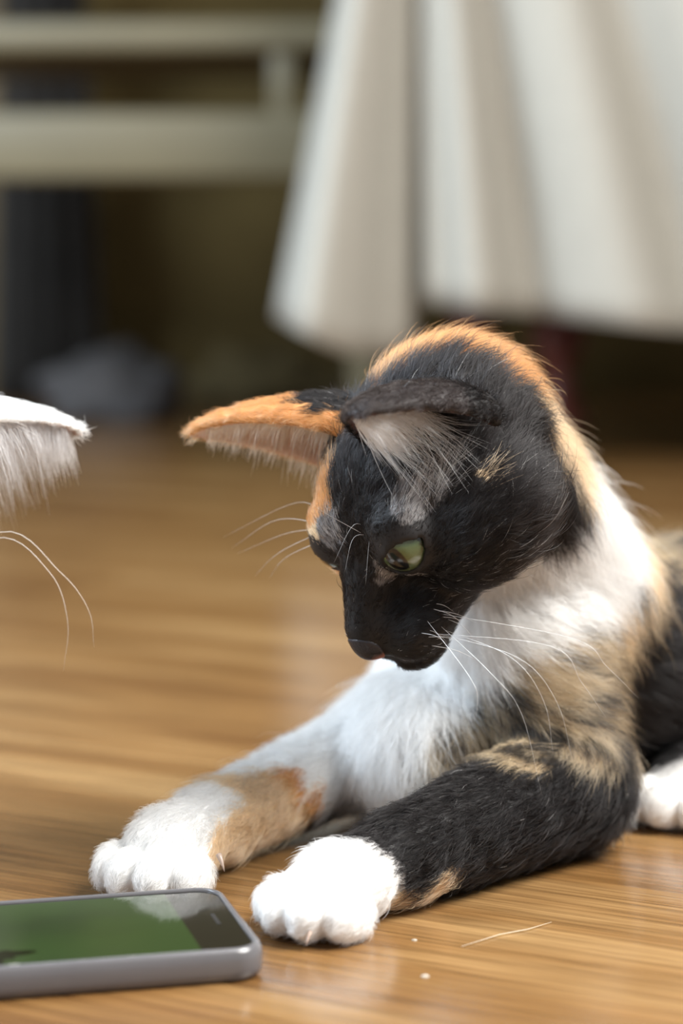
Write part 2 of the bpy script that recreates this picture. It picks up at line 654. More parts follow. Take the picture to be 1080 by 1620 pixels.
def ellipsoid(p, c, r, R=None):
    q = p - np.asarray(c, float)
    if R is not None:
        q = q @ R          # columns of R = local axes
    r = np.asarray(r, float)
    k0 = np.sqrt(((q / r) ** 2).sum(1))
    k1 = np.sqrt(((q / (r * r)) ** 2).sum(1)) + 1e-9
    return k0 * (k0 - 1.0) / k1


def cone(p, a, b, ra, rb):
    a, b = np.asarray(a, float), np.asarray(b, float)
    ab = b - a
    t = np.clip(((p - a) @ ab) / (ab @ ab), 0, 1)
    q = p - a - t[:, None] * ab
    return np.sqrt((q * q).sum(1)) - (ra + (rb - ra) * t)


def smin(a, b, k):
    h = np.clip(0.5 + 0.5 * (b - a) / k, 0, 1)
    return b + (a - b) * h - k * h * (1 - h)


def smax(a, b, k):
    return -smin(-a, -b, k)


def frame(fwd, up):
    y = nrm(fwd)
    x = nrm(np.cross(y, up))
    z = np.cross(x, y)
    return np.stack([x, y, z], 1)


# --- head in its own frame: x = the cat's left, y = forwards, z = up
EYE = np.array([17.0, 26.5, 5.0])
EYE_R = 10.2
EYE_DIR = nrm((0.50, 0.82, 0.10))
NOSE_TIP = np.array([0.0, 60.0, -15.5])


def ear_surface(side):
    """points on the middle surface of one ear"""
    if side > 0:
        B = np.array([23.0, -8.5, 27.5])
        a = nrm((0.46, 0.53, 0.74))
        o = np.array([0.16, 0.82, -0.62])
    else:
        B = np.array([27.5, -7.0, 19.0])
        a = nrm((0.64, 0.42, 0.66))
        o = np.array([-0.30, 0.93, -0.55])
    o = nrm(o - a * (a @ o))
    s = np.cross(a, o)
    if s[0] < 0:
        s = -s
    pts, th, vv, uu, nn = [], [], [], [], []
    L = 52.0 if side > 0 else 55.0
    for iv in range(48):
        v = iv / 47
        w = 23.5 * (1 - v) ** 0.62 * (1 - 0.10 * math.exp(-(v / 0.15) ** 2)) + 0.9
        amax = math.radians(100 - 30 * v)
        for iu in range(57):
            u = iu / 28 - 1
            ph = u * amax
            dep = w * (0.50 if side > 0 else 0.66)
            q = B + a * (L * v - 3.0) + s * (w * math.sin(ph) / min(1.0, math.sin(amax) + 0.06)) \
                - o * (dep * math.cos(ph) - 5.0 * (1 - v)) + o * (5.0 * v * v)
            pts.append(q)
            th.append(2.0 - 0.65 * v)
            vv.append(v)
            uu.append(u)
            nn.append(-o * math.cos(ph) + s * math.sin(ph))
    pts, nn = np.array(pts), np.array(nn)
    if side < 0:
        pts = pts * np.array([-1, 1, 1])
        nn = nn * np.array([-1, 1, 1])
        o = o * np.array([-1, 1, 1])
        a = a * np.array([-1, 1, 1])
        s = s * np.array([-1, 1, 1])
    return dict(p=pts, th=np.array(th), v=np.array(vv), u=np.array(uu), n=nn, a=a, o=o, s=s, B=B * np.array([side, 1, 1]), L=L)


EARS = {1: ear_surface(1), -1: ear_surface(-1)}


def nearest(p, pts, chunk=4000):
    """index of and distance to the nearest of pts"""
    idx = np.empty(len(p), np.int64)
    dist = np.empty(len(p))
    p2 = (pts * pts).sum(1)
    for i in range(0, len(p), chunk):
        q = p[i:i + chunk]
        d = (q * q).sum(1)[:, None] - 2 * q @ pts.T + p2[None]
        j = d.argmin(1)
        idx[i:i + chunk] = j
        dist[i:i + chunk] = np.sqrt(np.maximum(d[np.arange(len(q)), j], 0))
    return idx, dist


def eye_frame(side):
    g = EYE_DIR * np.array([side, 1, 1])
    t = nrm(np.cross(g, (0, 0, 1)) * 1.0)
    if t[0] * side < 0:
        t = -t
    b = np.cross(t, g)
    if b[2] < 0:
        b = -b
    # tilt: the outer corner sits higher
    w = math.radians(14)
    t2 = t * math.cos(w) + b * math.sin(w)
    b2 = -t * math.sin(w) + b * math.cos(w)
    return g, t2, b2


def sdf_head(p, detail=True):
    m = np.abs(p[:, 0])
    q = p.copy()
    q[:, 0] = m                                   # the head is symmetric
    d = ellipsoid(q, (0, -9, 6), (33.5, 36, 26))
    d = smin(d, ellipsoid(q, (0, 10, 10), (25, 23, 18)), 8)          # forehead
    d = smin(d, ellipsoid(q, (25, 7, -9), (22, 25, 19)), 9)         # cheeks
    d = smin(d, ellipsoid(q, (0, 6, -15), (23, 30, 17)), 9)          # jaw
    d = smin(d, ellipsoid(q, (15, 24, 14.0), (9.5, 8.5, 5.5)), 6)        # brow
    d = smin(d, cone(q, (0, 24, 7.0), (0, 51, -10), 11.5, 7.0), 7)      # bridge
    d = smin(d, cone(q, (0, 49, -11.5), (0, 54.5, -14.5), 6.6, 5.3), 4)   # nose tip
    d = smin(d, ellipsoid(q, (9.2, 41.0, -21.0), (9.6, 14.0, 9.4)), 7.0)   # whisker pads
    d = smin(d, ellipsoid(q, (0, 43.0, -30), (8.6, 9.5, 6.8)), 4.0)      # chin
    d = smin(d, cone(q, (0, 16, -20), (0, 41, -26.5), 17.5, 10.5), 6.0)     # under jaw
    # lids and eye opening
    d = smin(d, np.sqrt(((q - EYE) ** 2).sum(1)) - (EYE_R + 1.15), 4.5)
    g, t, b = eye_frame(1)
    r = q - EYE
    G, T, B = r @ g, r @ t, r @ b
    hw = 8.6
    hh = np.where(p[:, 0] > 0, 5.2, 2.6)                   # the right eye is narrowed
    B = B + 0.8
    R = (hw * hw + hh * hh) / (2 * hh)
    c = R - hh
    lens = np.maximum(np.sqrt(T * T + (B - c) ** 2) - R, np.sqrt(T * T + (B + c) ** 2) - R)
    lens = np.maximum(lens, 1.0 - G)
    d = smax(d, -lens, 1.0)
    # nostrils and philtrum
    d = smax(d, -ellipsoid(q, (3.9, 59.5, -16.2), (1.8, 2.8, 1.2)), 0.6)
    d = smax(d, -cone(q, (0, 61.0, -19), (0, 57.0, -26.5), 0.8, 0.9), 1.2)
    # mouth line
    d = smax(d, -cone(q, (0, 57, -27), (11, 44, -32), 0.9, 1.1), 1.5)
    return d


def sdf_ears(p, d):
    for sd in (1, -1):
        E = EARS[sd]
        c = E['p'].mean(0)
        near = np.where((((p - c) ** 2).sum(1) < 42 ** 2) & (d > -12) & (d < 60))[0]
        if len(near):
            j, dist = nearest(p[near], E['p'])
            de = dist - E['th'][j]
            d[near] = smin(d[near], de, 4.0)
    return d


def mesh_sdf(f, lo, hi, h):
    """surface nets on a sparse band"""
    B = 6
    lo, hi = np.asarray(lo, float), np.asarray(hi, float)
    nb = np.ceil((hi - lo) / (h * B)).astype(int)
    n = nb * B
    H = h * B
    gx = [lo[i] + (np.arange(nb[i]) + 0.5) * H for i in range(3)]
    cc = np.stack(np.meshgrid(*gx, indexing='ij'), -1).reshape(-1, 3)
    dc = np.concatenate([f(cc[i:i + 200000]) for i in range(0, len(cc), 200000)])
    act = np.abs(dc) < H * 1.05
    # block-major array, corners at lo + i*h
    D = np.where(dc < 0, -1e3, 1e3).reshape(nb)
    D = D.repeat(B, 0).repeat(B, 1).repeat(B, 2).astype(np.float32)
    ai = np.argwhere(act.reshape(nb))
    k = np.stack(np.meshgrid(*[np.arange(B)] * 3, indexing='ij'), -1).reshape(-1, 3)
    idx = (ai[:, None] * B + k[None]).reshape(-1, 3)
    vals = np.empty(len(idx), np.float32)
    for i in range(0, len(idx), 300000):
        vals[i:i + 300000] = f(lo + idx[i:i + 300000] * h)
    D[idx[:, 0], idx[:, 1], idx[:, 2]] = vals
    S = D < 0
    cnt = np.zeros([x - 1 for x in S.shape], np.int8)
    for a in (0, 1):
        for b in (0, 1):
            for c in (0, 1):
                cnt += S[a:S.shape[0] - 1 + a, b:S.shape[1] - 1 + b, c:S.shape[2] - 1 + c]
    cells = np.argwhere((cnt > 0) & (cnt < 8))
    cid = np.full(cnt.shape, -1, np.int64)
    cid[cells[:, 0], cells[:, 1], cells[:, 2]] = np.arange(len(cells))
    acc = np.zeros((len(cells), 3))
    num = np.zeros(len(cells))
    cor = [(a, b, c) for a in (0, 1) for b in (0, 1) for c in (0, 1)]
    vals8 = {c: D[cells[:, 0] + c[0], cells[:, 1] + c[1], cells[:, 2] + c[2]] for c in cor}
    for c0 in cor:
        for ax in range(3):
            if c0[ax]:
                continue
            c1 = list(c0)
            c1[ax] = 1
            c1 = tuple(c1)
            a, b = vals8[c0], vals8[c1]
            cr = (a < 0) != (b < 0)
            t = np.where(cr, a / np.where(cr, a - b, 1), 0)
            P = np.array(c0, float)[None] + np.eye(3)[ax][None] * t[:, None]
            acc += P * cr[:, None]
            num += cr
    V = lo + (cells + acc / num[:, None]) * h
    F = []
    for ax in range(3):
        sl0 = [slice(0, None)] * 3
        sl1 = [slice(0, None)] * 3
        sl0[ax], sl1[ax] = slice(0, -1), slice(1, None)
        e = np.argwhere(S[tuple(sl0)] != S[tuple(sl1)])
        u, v = (ax + 1) % 3, (ax + 2) % 3
        e = e[(e[:, u] > 0) & (e[:, v] > 0) & (e[:, u] < S.shape[u] - 1) & (e[:, v] < S.shape[v] - 1)]
        q = []
        for du, dv in ((-1, -1), (0, -1), (0, 0), (-1, 0)):
            w = e.copy()
            w[:, u] += du
            w[:, v] += dv
            q.append(cid[w[:, 0], w[:, 1], w[:, 2]])
        q = np.stack(q, 1)
        flip = ~S[e[:, 0], e[:, 1], e[:, 2]]
        q[flip] = q[flip][:, ::-1]
        F.append(q[(q >= 0).all(1)])
    return V, np.concatenate(F)


def gradient(f, V, e=0.6):
    g = np.empty_like(V)
    for k in range(3):
        dv = np.zeros(3)
        dv[k] = e
        g[:, k] = f(V + dv) - f(V - dv)
    return g / (np.linalg.norm(g, axis=1, keepdims=True) + 1e-9)


class Cat:
    """pose of one cat: head matrix plus bones of the body; every bone is (a, b, ra, rb, group)"""

    def __init__(self, eye_at, yaw, pitch, roll, mirror=1, tilt=0.0):
        f = np.array([-math.sin(yaw), -math.cos(yaw), 0.0])
        l = np.array([math.cos(yaw), -math.sin(yaw), 0.0])
        z = np.array([0, 0, 1.0])
        f2 = math.cos(pitch) * f - math.sin(pitch) * z
        u2 = math.cos(pitch) * z + math.sin(pitch) * f
        l3 = math.cos(roll) * l + math.sin(roll) * u2
        u3 = -math.sin(roll) * l + math.cos(roll) * u2
        ct, st = math.cos(tilt), math.sin(tilt)
        self.R = np.array([[ct, 0, -st], [0, 1, 0], [st, 0, ct]]) @ np.stack([l3, f2, u3], 1)
        self.mir = np.array([mirror, 1, 1.0])
        self.O = np.asarray(eye_at, float) - self.R @ EYE      # un-mirrored world
        self.bones = []
        self.blobs = []
        self.toes = []

    def world(self, q):
        return (np.atleast_2d(q) @ self.R.T + self.O) * self.mir

    def wdir(self, q):
        return (np.atleast_2d(q) @ self.R.T) * self.mir

    def local(self, p):
        return (p * self.mir - self.O) @ self.R

    def sdf_body(self, p):
        p = p * self.mir
        d = np.full(len(p), 1e3)
        for a, b, ra, rb, k, grp in self.bones:
            d = smin(d, cone(p, a, b, ra, rb), k)
        for c, r, Rm, k, grp in self.blobs:
            d = smin(d, ellipsoid(p, c, r, Rm), k)
        dt = np.full(len(p), 1e3)
        for c, r, Rm in self.toes:
            dt = smin(dt, ellipsoid(p, c, r, Rm), 1.0)
        return smin(d, dt, 3.5)

    def sdf(self, p):
        d = self.sdf_body(p)
        q = self.local(p)
        far = ((q - np.array([0, 0, 5.0])) ** 2).sum(1) > 110 ** 2
        dh = np.full(len(p), 1e3)
        n = np.where(~far)[0]
        if len(n):
            qq = q[n]
            h = sdf_head(qq)
            dh[n] = sdf_ears(qq, h)
        # blend into the neck only behind the face, so that the muzzle stays free
        k = 14.0
        out = smin(d, dh, k)
        fr = np.clip((q[:, 1] - 8) / 18, 0, 1)
        out = out * (1 - fr) + smin(d, dh, 3.0) * fr
        return np.maximum(out, 0.35 - p[:, 2])       # flat where it lies on the floor

    def paw(self, c, direction, scale=1.0, spread=1.0):
        dx, dy = nrm(np.array(direction, float))
        D = np.array([dx, dy, 0])
        S = np.array([-dy, dx, 0]) * -1.0
        Rm = np.stack([S, D, np.array([0, 0, 1.0])], 1)
        s = scale
        self.blobs.append((np.array([c[0], c[1], 13.5 * s]) - D * 4 * s, np.array([13.5, 16, 11.0]) * s, Rm, 6.0, 'paw'))
        for off, fw, rr, zz in ((-13.5, 7.0, 6.0, 8.0), (-4.9, 13.5, 6.5, 8.6), (4.9, 13.5, 6.5, 8.6), (13.5, 7.0, 6.0, 8.0)):
            cc = np.array([c[0], c[1], zz * s]) + S * off * s * spread + D * fw * s
            self.toes.append((cc, np.array([rr, 10.0, 8.1]) * s, Rm))
        return D, S


def calico():
    c = Cat(px(643, 853, 0.755), math.radians(52), math.radians(45), math.radians(2), tilt=math.radians(5))
    occ = c.O + c.R @ np.array([0, -24, -2.0])
    B = c.bones.append
    # trunk, neck, chest
    B((np.array([100, 872, 56]), np.array([205, 940, 52]), 38, 46, 20, 'trunk'))
    B((np.array([205, 940, 52]), np.array([300, 1010, 50]), 46, 48, 20, 'trunk'))
    B((occ, np.array([80, 850, 84]), 25, 29, 16, 'neck'))
    c.blobs.append((np.array([70, 856, 64]), np.array([34, 40, 44.0]), None, 16, 'chest'))
    c.blobs.append((np.array([34, 838, 28]), np.array([30, 42, 29.0]), None, 14, 'chest'))
    # near (left) fore leg
    B((np.array([66, 824, 72]), np.array([78, 804, 27]), 26, 20, 14, 'shoulder'))
    B((np.array([77, 800, 24]), np.array([20, 736, 16]), 21.5, 14.0, 8, 'fore'))
    B((np.array([20, 738, 16]), np.array([1, 716, 13]), 12.5, 12, 6, 'paw'))
    c.paw((-4, 709), (-0.62, -0.78), 1.0)
    # far (right) fore leg
    B((np.array([52, 884, 62]), np.array([26, 882, 30]), 22, 19, 12, 'chest'))
    B((np.array([26, 882, 26]), np.array([-42, 782, 16]), 18, 12, 8, 'fore2'))
    B((np.array([-42, 782, 16]), np.array([-54, 760, 14]), 12, 12, 6, 'paw2'))
    c.paw((-58, 752), (-0.40, -0.92), 1.02)
    # hind leg and haunch
    c.blobs.append((np.array([250, 935, 46]), np.array([60, 42, 46.0]), None, 16, 'haunch'))
    B((np.array([215, 905, 24]), np.array([140, 858, 16]), 18, 14, 8, 'hind'))
    c.paw((126, 846), (-0.78, -0.62), 1.1)
    B((np.array([305, 1010, 40]), np.array([355, 975, 16]), 18, 12, 10, 'tail'))
    B((np.array([355, 975, 15]), np.array([300, 890, 13]), 12, 10, 4, 'tail'))
    return c


CAL = calico()


SEEDS = {   # where each coat colour sits on the calico, in millimetres
    'O': [(-8,770,126),(-10,772,120),(-19,778,155),(-19,785,159),(-18,808,142),(-47,796,147),(-38,785,151),(-29,782,155),(-23,782,157),(-21,777,151),(-30,805,144),(-17,808,144),(-13,810,142),(-8,810,144),(-5,771,152),(-13,809,137),(-5,765,131),(-8,769,122),(12,780,166),(10,778,163),(18,780,170),(25,782,174),(33,782,176),(41,776,175),(50,774,172),(56,778,169),(-15,800,25),(-8,808,17),(-5,768,133)],
    'K': [(-13,783,159),(-6,783,160),(-2,781,160),(9,778,162),(0,775,157),(-4,775,157),(20,766,166),(29,768,171),(37,765,171),(45,763,168),(53,762,162),(47,738,158),(59,766,155),(50,752,147),(64,775,149),(72,791,138),(74,792,128),(72,791,120),(58,741,128),(50,740,134),(51,736,119),(43,735,122),(36,738,110),(32,739,120),(31,754,95),(40,736,112),(32,741,107),(0,767,145),(8,752,141),(-2,760,134),(4,751,129),(14,748,141),(12,746,133),(-4,776,140),(12,741,123),(8,751,110),(4,753,106),(7,752,96),(10,751,88),(20,757,99),(20,753,92),(24,749,84),(30,752,86),(14,752,83),(30,752,88),(-7,772,107),(1,758,100),(20,737,31),(33,746,33),(45,758,35),(53,750,26),(32,729,21),(20,721,23),(64,760,15),(75,769,23),(85,778,23),(28,725,11),(45,748,7),(10,730,28),(90,785,15),(58,761,34),(76,773,32),(103,829,73),(114,843,82),(119,839,59),(109,835,49),(108,864,19),(120,847,35),(103,831,88),(20,729,29),(39,796,32),(24,721,19),(67,763,29),(46,744,139),(45,739,132),(51,741,134),(40,741,134),(50,744,138),(32,747,147),(22,745,140),(40,746,143)],
    'C': [(99,824,77),(-27,792,28),(-18,795,22),(-12,803,15),(63,780,161),(67,788,151),(73,796,141),(79,804,134),(46,741,136),(20,726,4),(29,730,6),(104,832,86),(-30,784,26),(-22,790,20),(-15,802,11),(-34,771,18),(-28,789,7),(-39,761,14),(-24,794,7),(-10,770,117),(107,840,93)],
    'G': [(24,743,133),(21,742,129),(30,744,137),(33,745,140),(-6,764,117),(15,749,108)],
    'B': [(29,726,165)],
    'W': [(100,831,102),(96,822,94),(88,811,87),(88,816,119),(93,821,111),(98,832,106),(83,809,127),(-18,712,16),(-12,711,21),(-21,706,14),(-4,708,24),(-25,705,9),(-20,807,32),(-11,807,26),(-4,813,18),(86,820,126),(90,821,118),(96,830,110),(85,807,116),(79,800,110),(92,818,101),(70,797,104),(61,798,98),(53,804,91),(45,812,83),(43,813,75),(56,802,82),(71,801,86),(83,808,94),(67,799,78),(52,802,67),(36,827,59),(28,821,54),(42,815,56),(33,812,51),(112,824,12),(108,836,2),(119,830,18),(4,705,22),(-23,694,7),(-17,695,14),(-8,697,17),(4,689,12),(12,706,13),(13,716,5),(10,708,20),(-8,688,10),(13,815,41),(4,819,29),(22,802,37),(30,808,47),(13,810,20),(3,832,8),(22,800,29),(-7,838,37),(-14,816,33),(2,854,40),(-44,760,23),(-38,771,25),(-30,798,31),(-69,745,17),(-59,740,18),(-49,745,19),(-44,737,13),(-64,729,11),(-54,732,10),(-72,733,12),(16,714,15)],
    'T': [(48,806,51),(56,798,61),(67,795,66),(78,798,70),(41,802,42),(52,798,38),(67,791,51),(77,793,57),(87,802,64),(65,776,40),(81,787,43),(92,815,73),(115,885,94),(121,883,95),(124,866,90),(86,796,54),(38,798,36),(93,808,56)],
}


# ------------------------------------------------------------------ coat colours
COAT = {'K': (0.0075, 0.0062, 0.0062), 'O': (0.60, 0.27, 0.085), 'C': (0.78, 0.58, 0.36), 'W': (0.90, 0.89, 0.87),
        'G': (0.20, 0.19, 0.19), 'B': (0.026, 0.020, 0.019), 'T': (0.50, 0.36, 0.20)}
CODES = 'KOCWGBT'


def wob(p, scale, seed):
    """smooth pseudo noise in -1..1 from a few sines"""
    r = np.random.default_rng(seed)
    out = np.zeros(len(p))
    for _ in range(5):
        k = nrm(r.normal(size=3)) * (0.6 + 0.9 * r.random()) * 2 * math.pi / scale
        out += np.sin(p @ k + r.random() * 6.28)
    return out / 2.6


def coat_code(p, seeds, codes):
    w = p + np.stack([wob(p, 11, 1), wob(p, 11, 2), wob(p, 11, 3)], 1) * 1.8
    j, d = nearest(w, seeds)
    return codes[j]


def coat_color(p, code, flow=None, rnd=None):
    n = len(p)
    base = np.array([COAT[c] for c in CODES])
    col = base[code].copy()
    t = code == CODES.index('T')
    if t.any():
        q = p[t]
        st = np.sin(q[:, 2] * 0.50 + 0.16 * q[:, 0] - 0.10 * q[:, 1] + 2.2 * wob(q, 30, 21) + 0.9 * wob(q, 9, 22))
        k = np.clip(0.46 + st * 1.1, 0, 1)[:, None]
        light = np.array([0.46, 0.34, 0.20])
        dark = np.array([0.022, 0.017, 0.013])
        col[t] = light * k + dark * (1 - k)
    return col


def set_attr(data, name, typ, dom, arr, key):
    a = data.attributes.get(name) or data.attributes.new(name, typ, dom)
    a.data.foreach_set(key, np.ascontiguousarray(arr, np.float32).ravel())


def mat_fur(name, rough=0.32):
    m = bpy.data.materials.new(name)
    m.use_nodes = True
    nt = m.node_tree
    nt.nodes.remove(nt.nodes['Principled BSDF'])
    h = nt.nodes.new('ShaderNodeBsdfHairPrincipled')
    h.parametrization = 'COLOR'
    at = nt.nodes.new('ShaderNodeAttribute')
    at.attribute_name = 'coat'
    nt.links.new(at.outputs['Color'], h.inputs['Color'])
    h.inputs['Roughness'].default_value = rough
    h.inputs['Radial Roughness'].default_value = 0.45
    h.inputs['Random Roughness'].default_value = 0.2
    h.inputs['Coat'].default_value = 0.0
    df = nt.nodes.new('ShaderNodeBsdfDiffuse')
    nt.links.new(at.outputs['Color'], df.inputs['Color'])
    mx = nt.nodes.new('ShaderNodeMixShader')
    mx.inputs[0].default_value = 0.40
    nt.links.new(h.outputs[0], mx.inputs[1])
    nt.links.new(df.outputs[0], mx.inputs[2])
    nt.links.new(mx.outputs[0], nt.nodes['Material Output'].inputs['Surface'])
    return m


def mat_skin():
    m, nt, p = mat_new('skin_under_fur')
    at = nt.nodes.new('ShaderNodeAttribute')
    at.attribute_name = 'coat'
    nt.links.new(at.outputs['Color'], p.inputs['Base Color'])
    p.inputs['Roughness'].default_value = 0.55
    p.inputs['Specular IOR Level'].default_value = 0.4
    return m


M['fur'] = mat_fur('fur')
M['skin'] = mat_skin()


def curves_object(name, pts, rad, col, parent):
    """pts (n, k, 3) metres, rad (n, k), col (n, k, 3)"""
    n, k, _ = pts.shape
    cu = bpy.data.hair_curves.new(name)
    cu.add_curves([k] * n)
    set_attr(cu, 'position', 'FLOAT_VECTOR', 'POINT', pts, 'vector')
    set_attr(cu, 'radius', 'FLOAT', 'POINT', rad, 'value')
    c4 = np.ones((n, k, 4), np.float32)
    c4[..., :3] = col
    set_attr(cu, 'coat', 'FLOAT_COLOR', 'POINT', c4, 'color')
    o = link(name, cu, M['fur'], parent)
    return o


def fur_fields(cat, V, N, lengths):
    """flow direction, strand length and density at the vertices; ear info"""
    q = cat.local(V)
    U = V * cat.mir
    ds, fl, ln = [], [], []
    h = sdf_head(q)
    ds.append(h)
    hf = (q - (NOSE_TIP + np.array([0, 4, 2.0])))
    hf = hf / np.linalg.norm(hf, axis=1, keepdims=True)
    hf[:, 2] -= 0.25 * np.clip((-q[:, 2] + 2) / 15, 0, 1)
    fl.append(hf @ cat.R.T)
    y = q[:, 1]
    hl = np.interp(y, [-40, -5, 12, 26, 42, 53, 61], [10, 8.5, 7.0, 5.0, 3.2, 2.0, 0.9])
    hl = hl + 5.5 * np.clip((np.abs(q[:, 0]) - 18) / 12, 0, 1) * np.clip((8 - q[:, 2]) / 12, 0, 1) * np.clip((24 - y) / 16, 0, 1)
    ln.append(hl)
    for a, b, ra, rb, k, g in cat.bones:
        ds.append(cone(U, a, b, ra, rb))
        f = lengths[g][1]
        fl.append(np.tile(nrm(b - a) if f is None else nrm(f), (len(V), 1)))
        ln.append(np.full(len(V), lengths[g][0]))
    for c, r, Rm, k, g in cat.blobs:
        ds.append(ellipsoid(U, c, r, Rm))
        f = lengths[g][1]
        if f is None:
            f = Rm[:, 1]
        fl.append(np.tile(nrm(f), (len(V), 1)))
        ln.append(np.full(len(V), lengths[g][0]))
    for c, r, Rm in cat.toes:
        ds.append(ellipsoid(U, c, r, Rm))
        fl.append(np.tile(nrm(Rm[:, 1] + np.array([0, 0, -0.5])), (len(V), 1)))
        ln.append(np.full(len(V), lengths['toe'][0]))
    ds = np.array(ds)
    w = np.exp(-(ds - ds.min(0)) / 5.0)
    w /= w.sum(0)
    flow = np.einsum('iv,ivk->vk', w, np.array(fl)) * cat.mir
    L = (w * np.array(ln)).sum(0)
    dens = np.ones(len(V))
    # ears
    ear_in = np.zeros(len(V), bool)
    ear_any = np.zeros(len(V), bool)
    for sd in (1, -1):
        E = EARS[sd]
        near = np.where(((q - E['p'].mean(0)) ** 2).sum(1) < 45 ** 2)[0]
        if not len(near):
            continue
        j, dist = nearest(q[near], E['p'])
        on = (dist < E['th'][j] + 0.6) & (h[near] > 0.3)
        idx = near[on]
        jj = j[on]
        inner = ((q[idx] - E['p'][jj]) * E['n'][jj]).sum(1) < -0.2
        ear_any[idx] = True
        ear_in[idx[inner]] = True
        fv = (E['a'] * 1.0 + E['n'][jj] * 0.1) @ cat.R.T * cat.mir
        flow[idx] = fv
        L[idx] = 4.0
        dens[idx[inner]] = 0.0
    # nothing grows on the nose leather, inside the eye opening, or under the belly on the floor
    ns = ellipsoid(q, NOSE_TIP + np.array([0, -2.0, 1.2]), (6.6, 7.0, 6.4))
    dens[ns < 0] = 0
    for sd in (1, -1):
        e = np.sqrt(((q - EYE * np.array([sd, 1, 1])) ** 2).sum(1))
        g, t, b = eye_frame(sd)
        r = q - EYE * np.array([sd, 1, 1])
        T, B = r @ t, r @ b
        inn = (e < EYE_R + 2.2) & (r @ g > 0) & ((T / 9.6) ** 2 + (B / 7.2) ** 2 < 1)
        dens[inn] = 0
        ring = (e < EYE_R + 8) & (r @ g > 0)
        L[ring] = np.minimum(L[ring], np.interp(e[ring], [EYE_R, EYE_R + 8], [1.2, 5.0]))
    dens[(V[:, 2] < 2.0) & (N[:, 2] < -0.3)] = 0
    # tangential flow
    flow = flow - N * (flow * N).sum(1, keepdims=True)
    flow /= np.linalg.norm(flow, axis=1, keepdims=True) + 1e-6
    return flow, L, dens, ear_in, ear_any


def grow(cat, V, F, N, flow, L, dens, per_cm2, colfun, seed, rad=0.055):
    rng = np.random.default_rng(seed)
    tri = np.concatenate([F[:, [0, 1, 2]], F[:, [0, 2, 3]]])
    A = V[tri]
    area = 0.5 * np.linalg.norm(np.cross(A[:, 1] - A[:, 0], A[:, 2] - A[:, 0]), axis=1)
    w = area * dens[tri].mean(1)
    n = int(w.sum() / 100.0 * per_cm2)
    pick = rng.choice(len(tri), n, p=w / w.sum())
    r1, r2 = np.sqrt(rng.random(n)), rng.random(n)
    bc = np.stack([1 - r1, r1 * (1 - r2), r1 * r2], 1)
    T = tri[pick]

    def mix(a):
        return np.einsum('nk,nk...->n...', bc, a[T])
    P, Nn, Fl, Ls = mix(V), mix(N), mix(flow), mix(L)
    Nn /= np.linalg.norm(Nn, axis=1, keepdims=True)
    Fl = Fl - Nn * (Fl * Nn).sum(1, keepdims=True)
    Fl /= np.linalg.norm(Fl, axis=1, keepdims=True) + 1e-6
    Sd = np.cross(Nn, Fl)
    # tufts: neighbouring strands lean together
    c1 = wob(P, 7.0, 31) * 0.30 + wob(P, 3.2, 32) * 0.22
    c2 = wob(P, 6.0, 33) * 0.18 + wob(P, 2.8, 34) * 0.14
    ang = c1 + rng.normal(0, 0.20, n)
    d = Fl * np.cos(ang)[:, None] + Sd * np.sin(ang)[:, None]
    lift = np.clip(0.52 + c2 + rng.normal(0, 0.13, n), 0.10, 1.2)
    Ln = Ls * np.clip(rng.normal(0.95, 0.20, n), 0.35, 1.45)
    stray = rng.random(n) < 0.03
    Ln[stray] *= 1.25
    lift[stray] += 0.25
    K = 5
    t = np.linspace(0, 1, K)
    pts = P[:, None] - Nn[:, None] * 0.3 + Ln[:, None, None] * (
        t[None, :, None] * (d + Nn * lift[:, None])[:, None] * 0.92
        + (t ** 2)[None, :, None] * (-Nn * (lift * 0.55)[:, None] + d * 0.10)[:, None])
    pts[..., 2] = np.maximum(pts[..., 2], 0.25)
    taper = np.array([1.0, 0.95, 0.8, 0.55, 0.12])
    R = (rad * np.clip(rng.normal(1, 0.2, n), 0.5, 1.6))[:, None] * taper[None]
    col = colfun(P, Ls, rng, K)
    return pts / 1000, R / 1000, col


def ear_tufts(cat, side, n, col, seed, long=1.0, umax=-0.15, mixd=(0.55, 0.30, 0.75)):
    """long pale hairs that sprout inside the ear and cross its opening"""
    rng = np.random.default_rng(seed)
    E = EARS[side]
    ok = np.where((E['u'] < umax) & (E['v'] > 0.03) & (E['v'] < 0.90))[0]
    k = rng.choice(ok, n)
    P = E['p'][k] - E['n'][k] * (E['th'][k])[:, None] + rng.normal(0, 0.5, (n, 3))
    v = E['v'][k]
    d = E['o'] * mixd[0] + E['a'] * mixd[1] + E['s'] * mixd[2]
    tuft = np.stack([wob(P, 9, 61), wob(P, 9, 62), wob(P, 9, 63)], 1) * 0.22
    d = d[None] + tuft + rng.normal(0, 0.13, (n, 3))
    d /= np.linalg.norm(d, axis=1, keepdims=True)
    L = long * (15.0 * (1 - v) + 6.0) * rng.uniform(0.5, 1.15, n)
    t = np.linspace(0, 1, 6)
    bend = E['s'][None] * 0.25 + E['o'][None] * rng.normal(0.1, 0.25, (n, 1)) - E['a'][None] * 0.1
    pts = P[:, None] + L[:, None, None] * (t[None, :, None] * d[:, None] + (t ** 2)[None, :, None] * bend[:, None])
    R = 0.085 * np.array([1, 0.95, 0.85, 0.7, 0.5, 0.1])[None] * rng.uniform(0.6, 1.3, (n, 1))
    w = cat.world(pts.reshape(-1, 3)).reshape(pts.shape)
    c = np.tile(np.array(col), (n, 6, 1)) * rng.uniform(0.75, 1.1, (n, 1, 1))
    return w / 1000, R / 1000, np.clip(c, 0, 0.97)


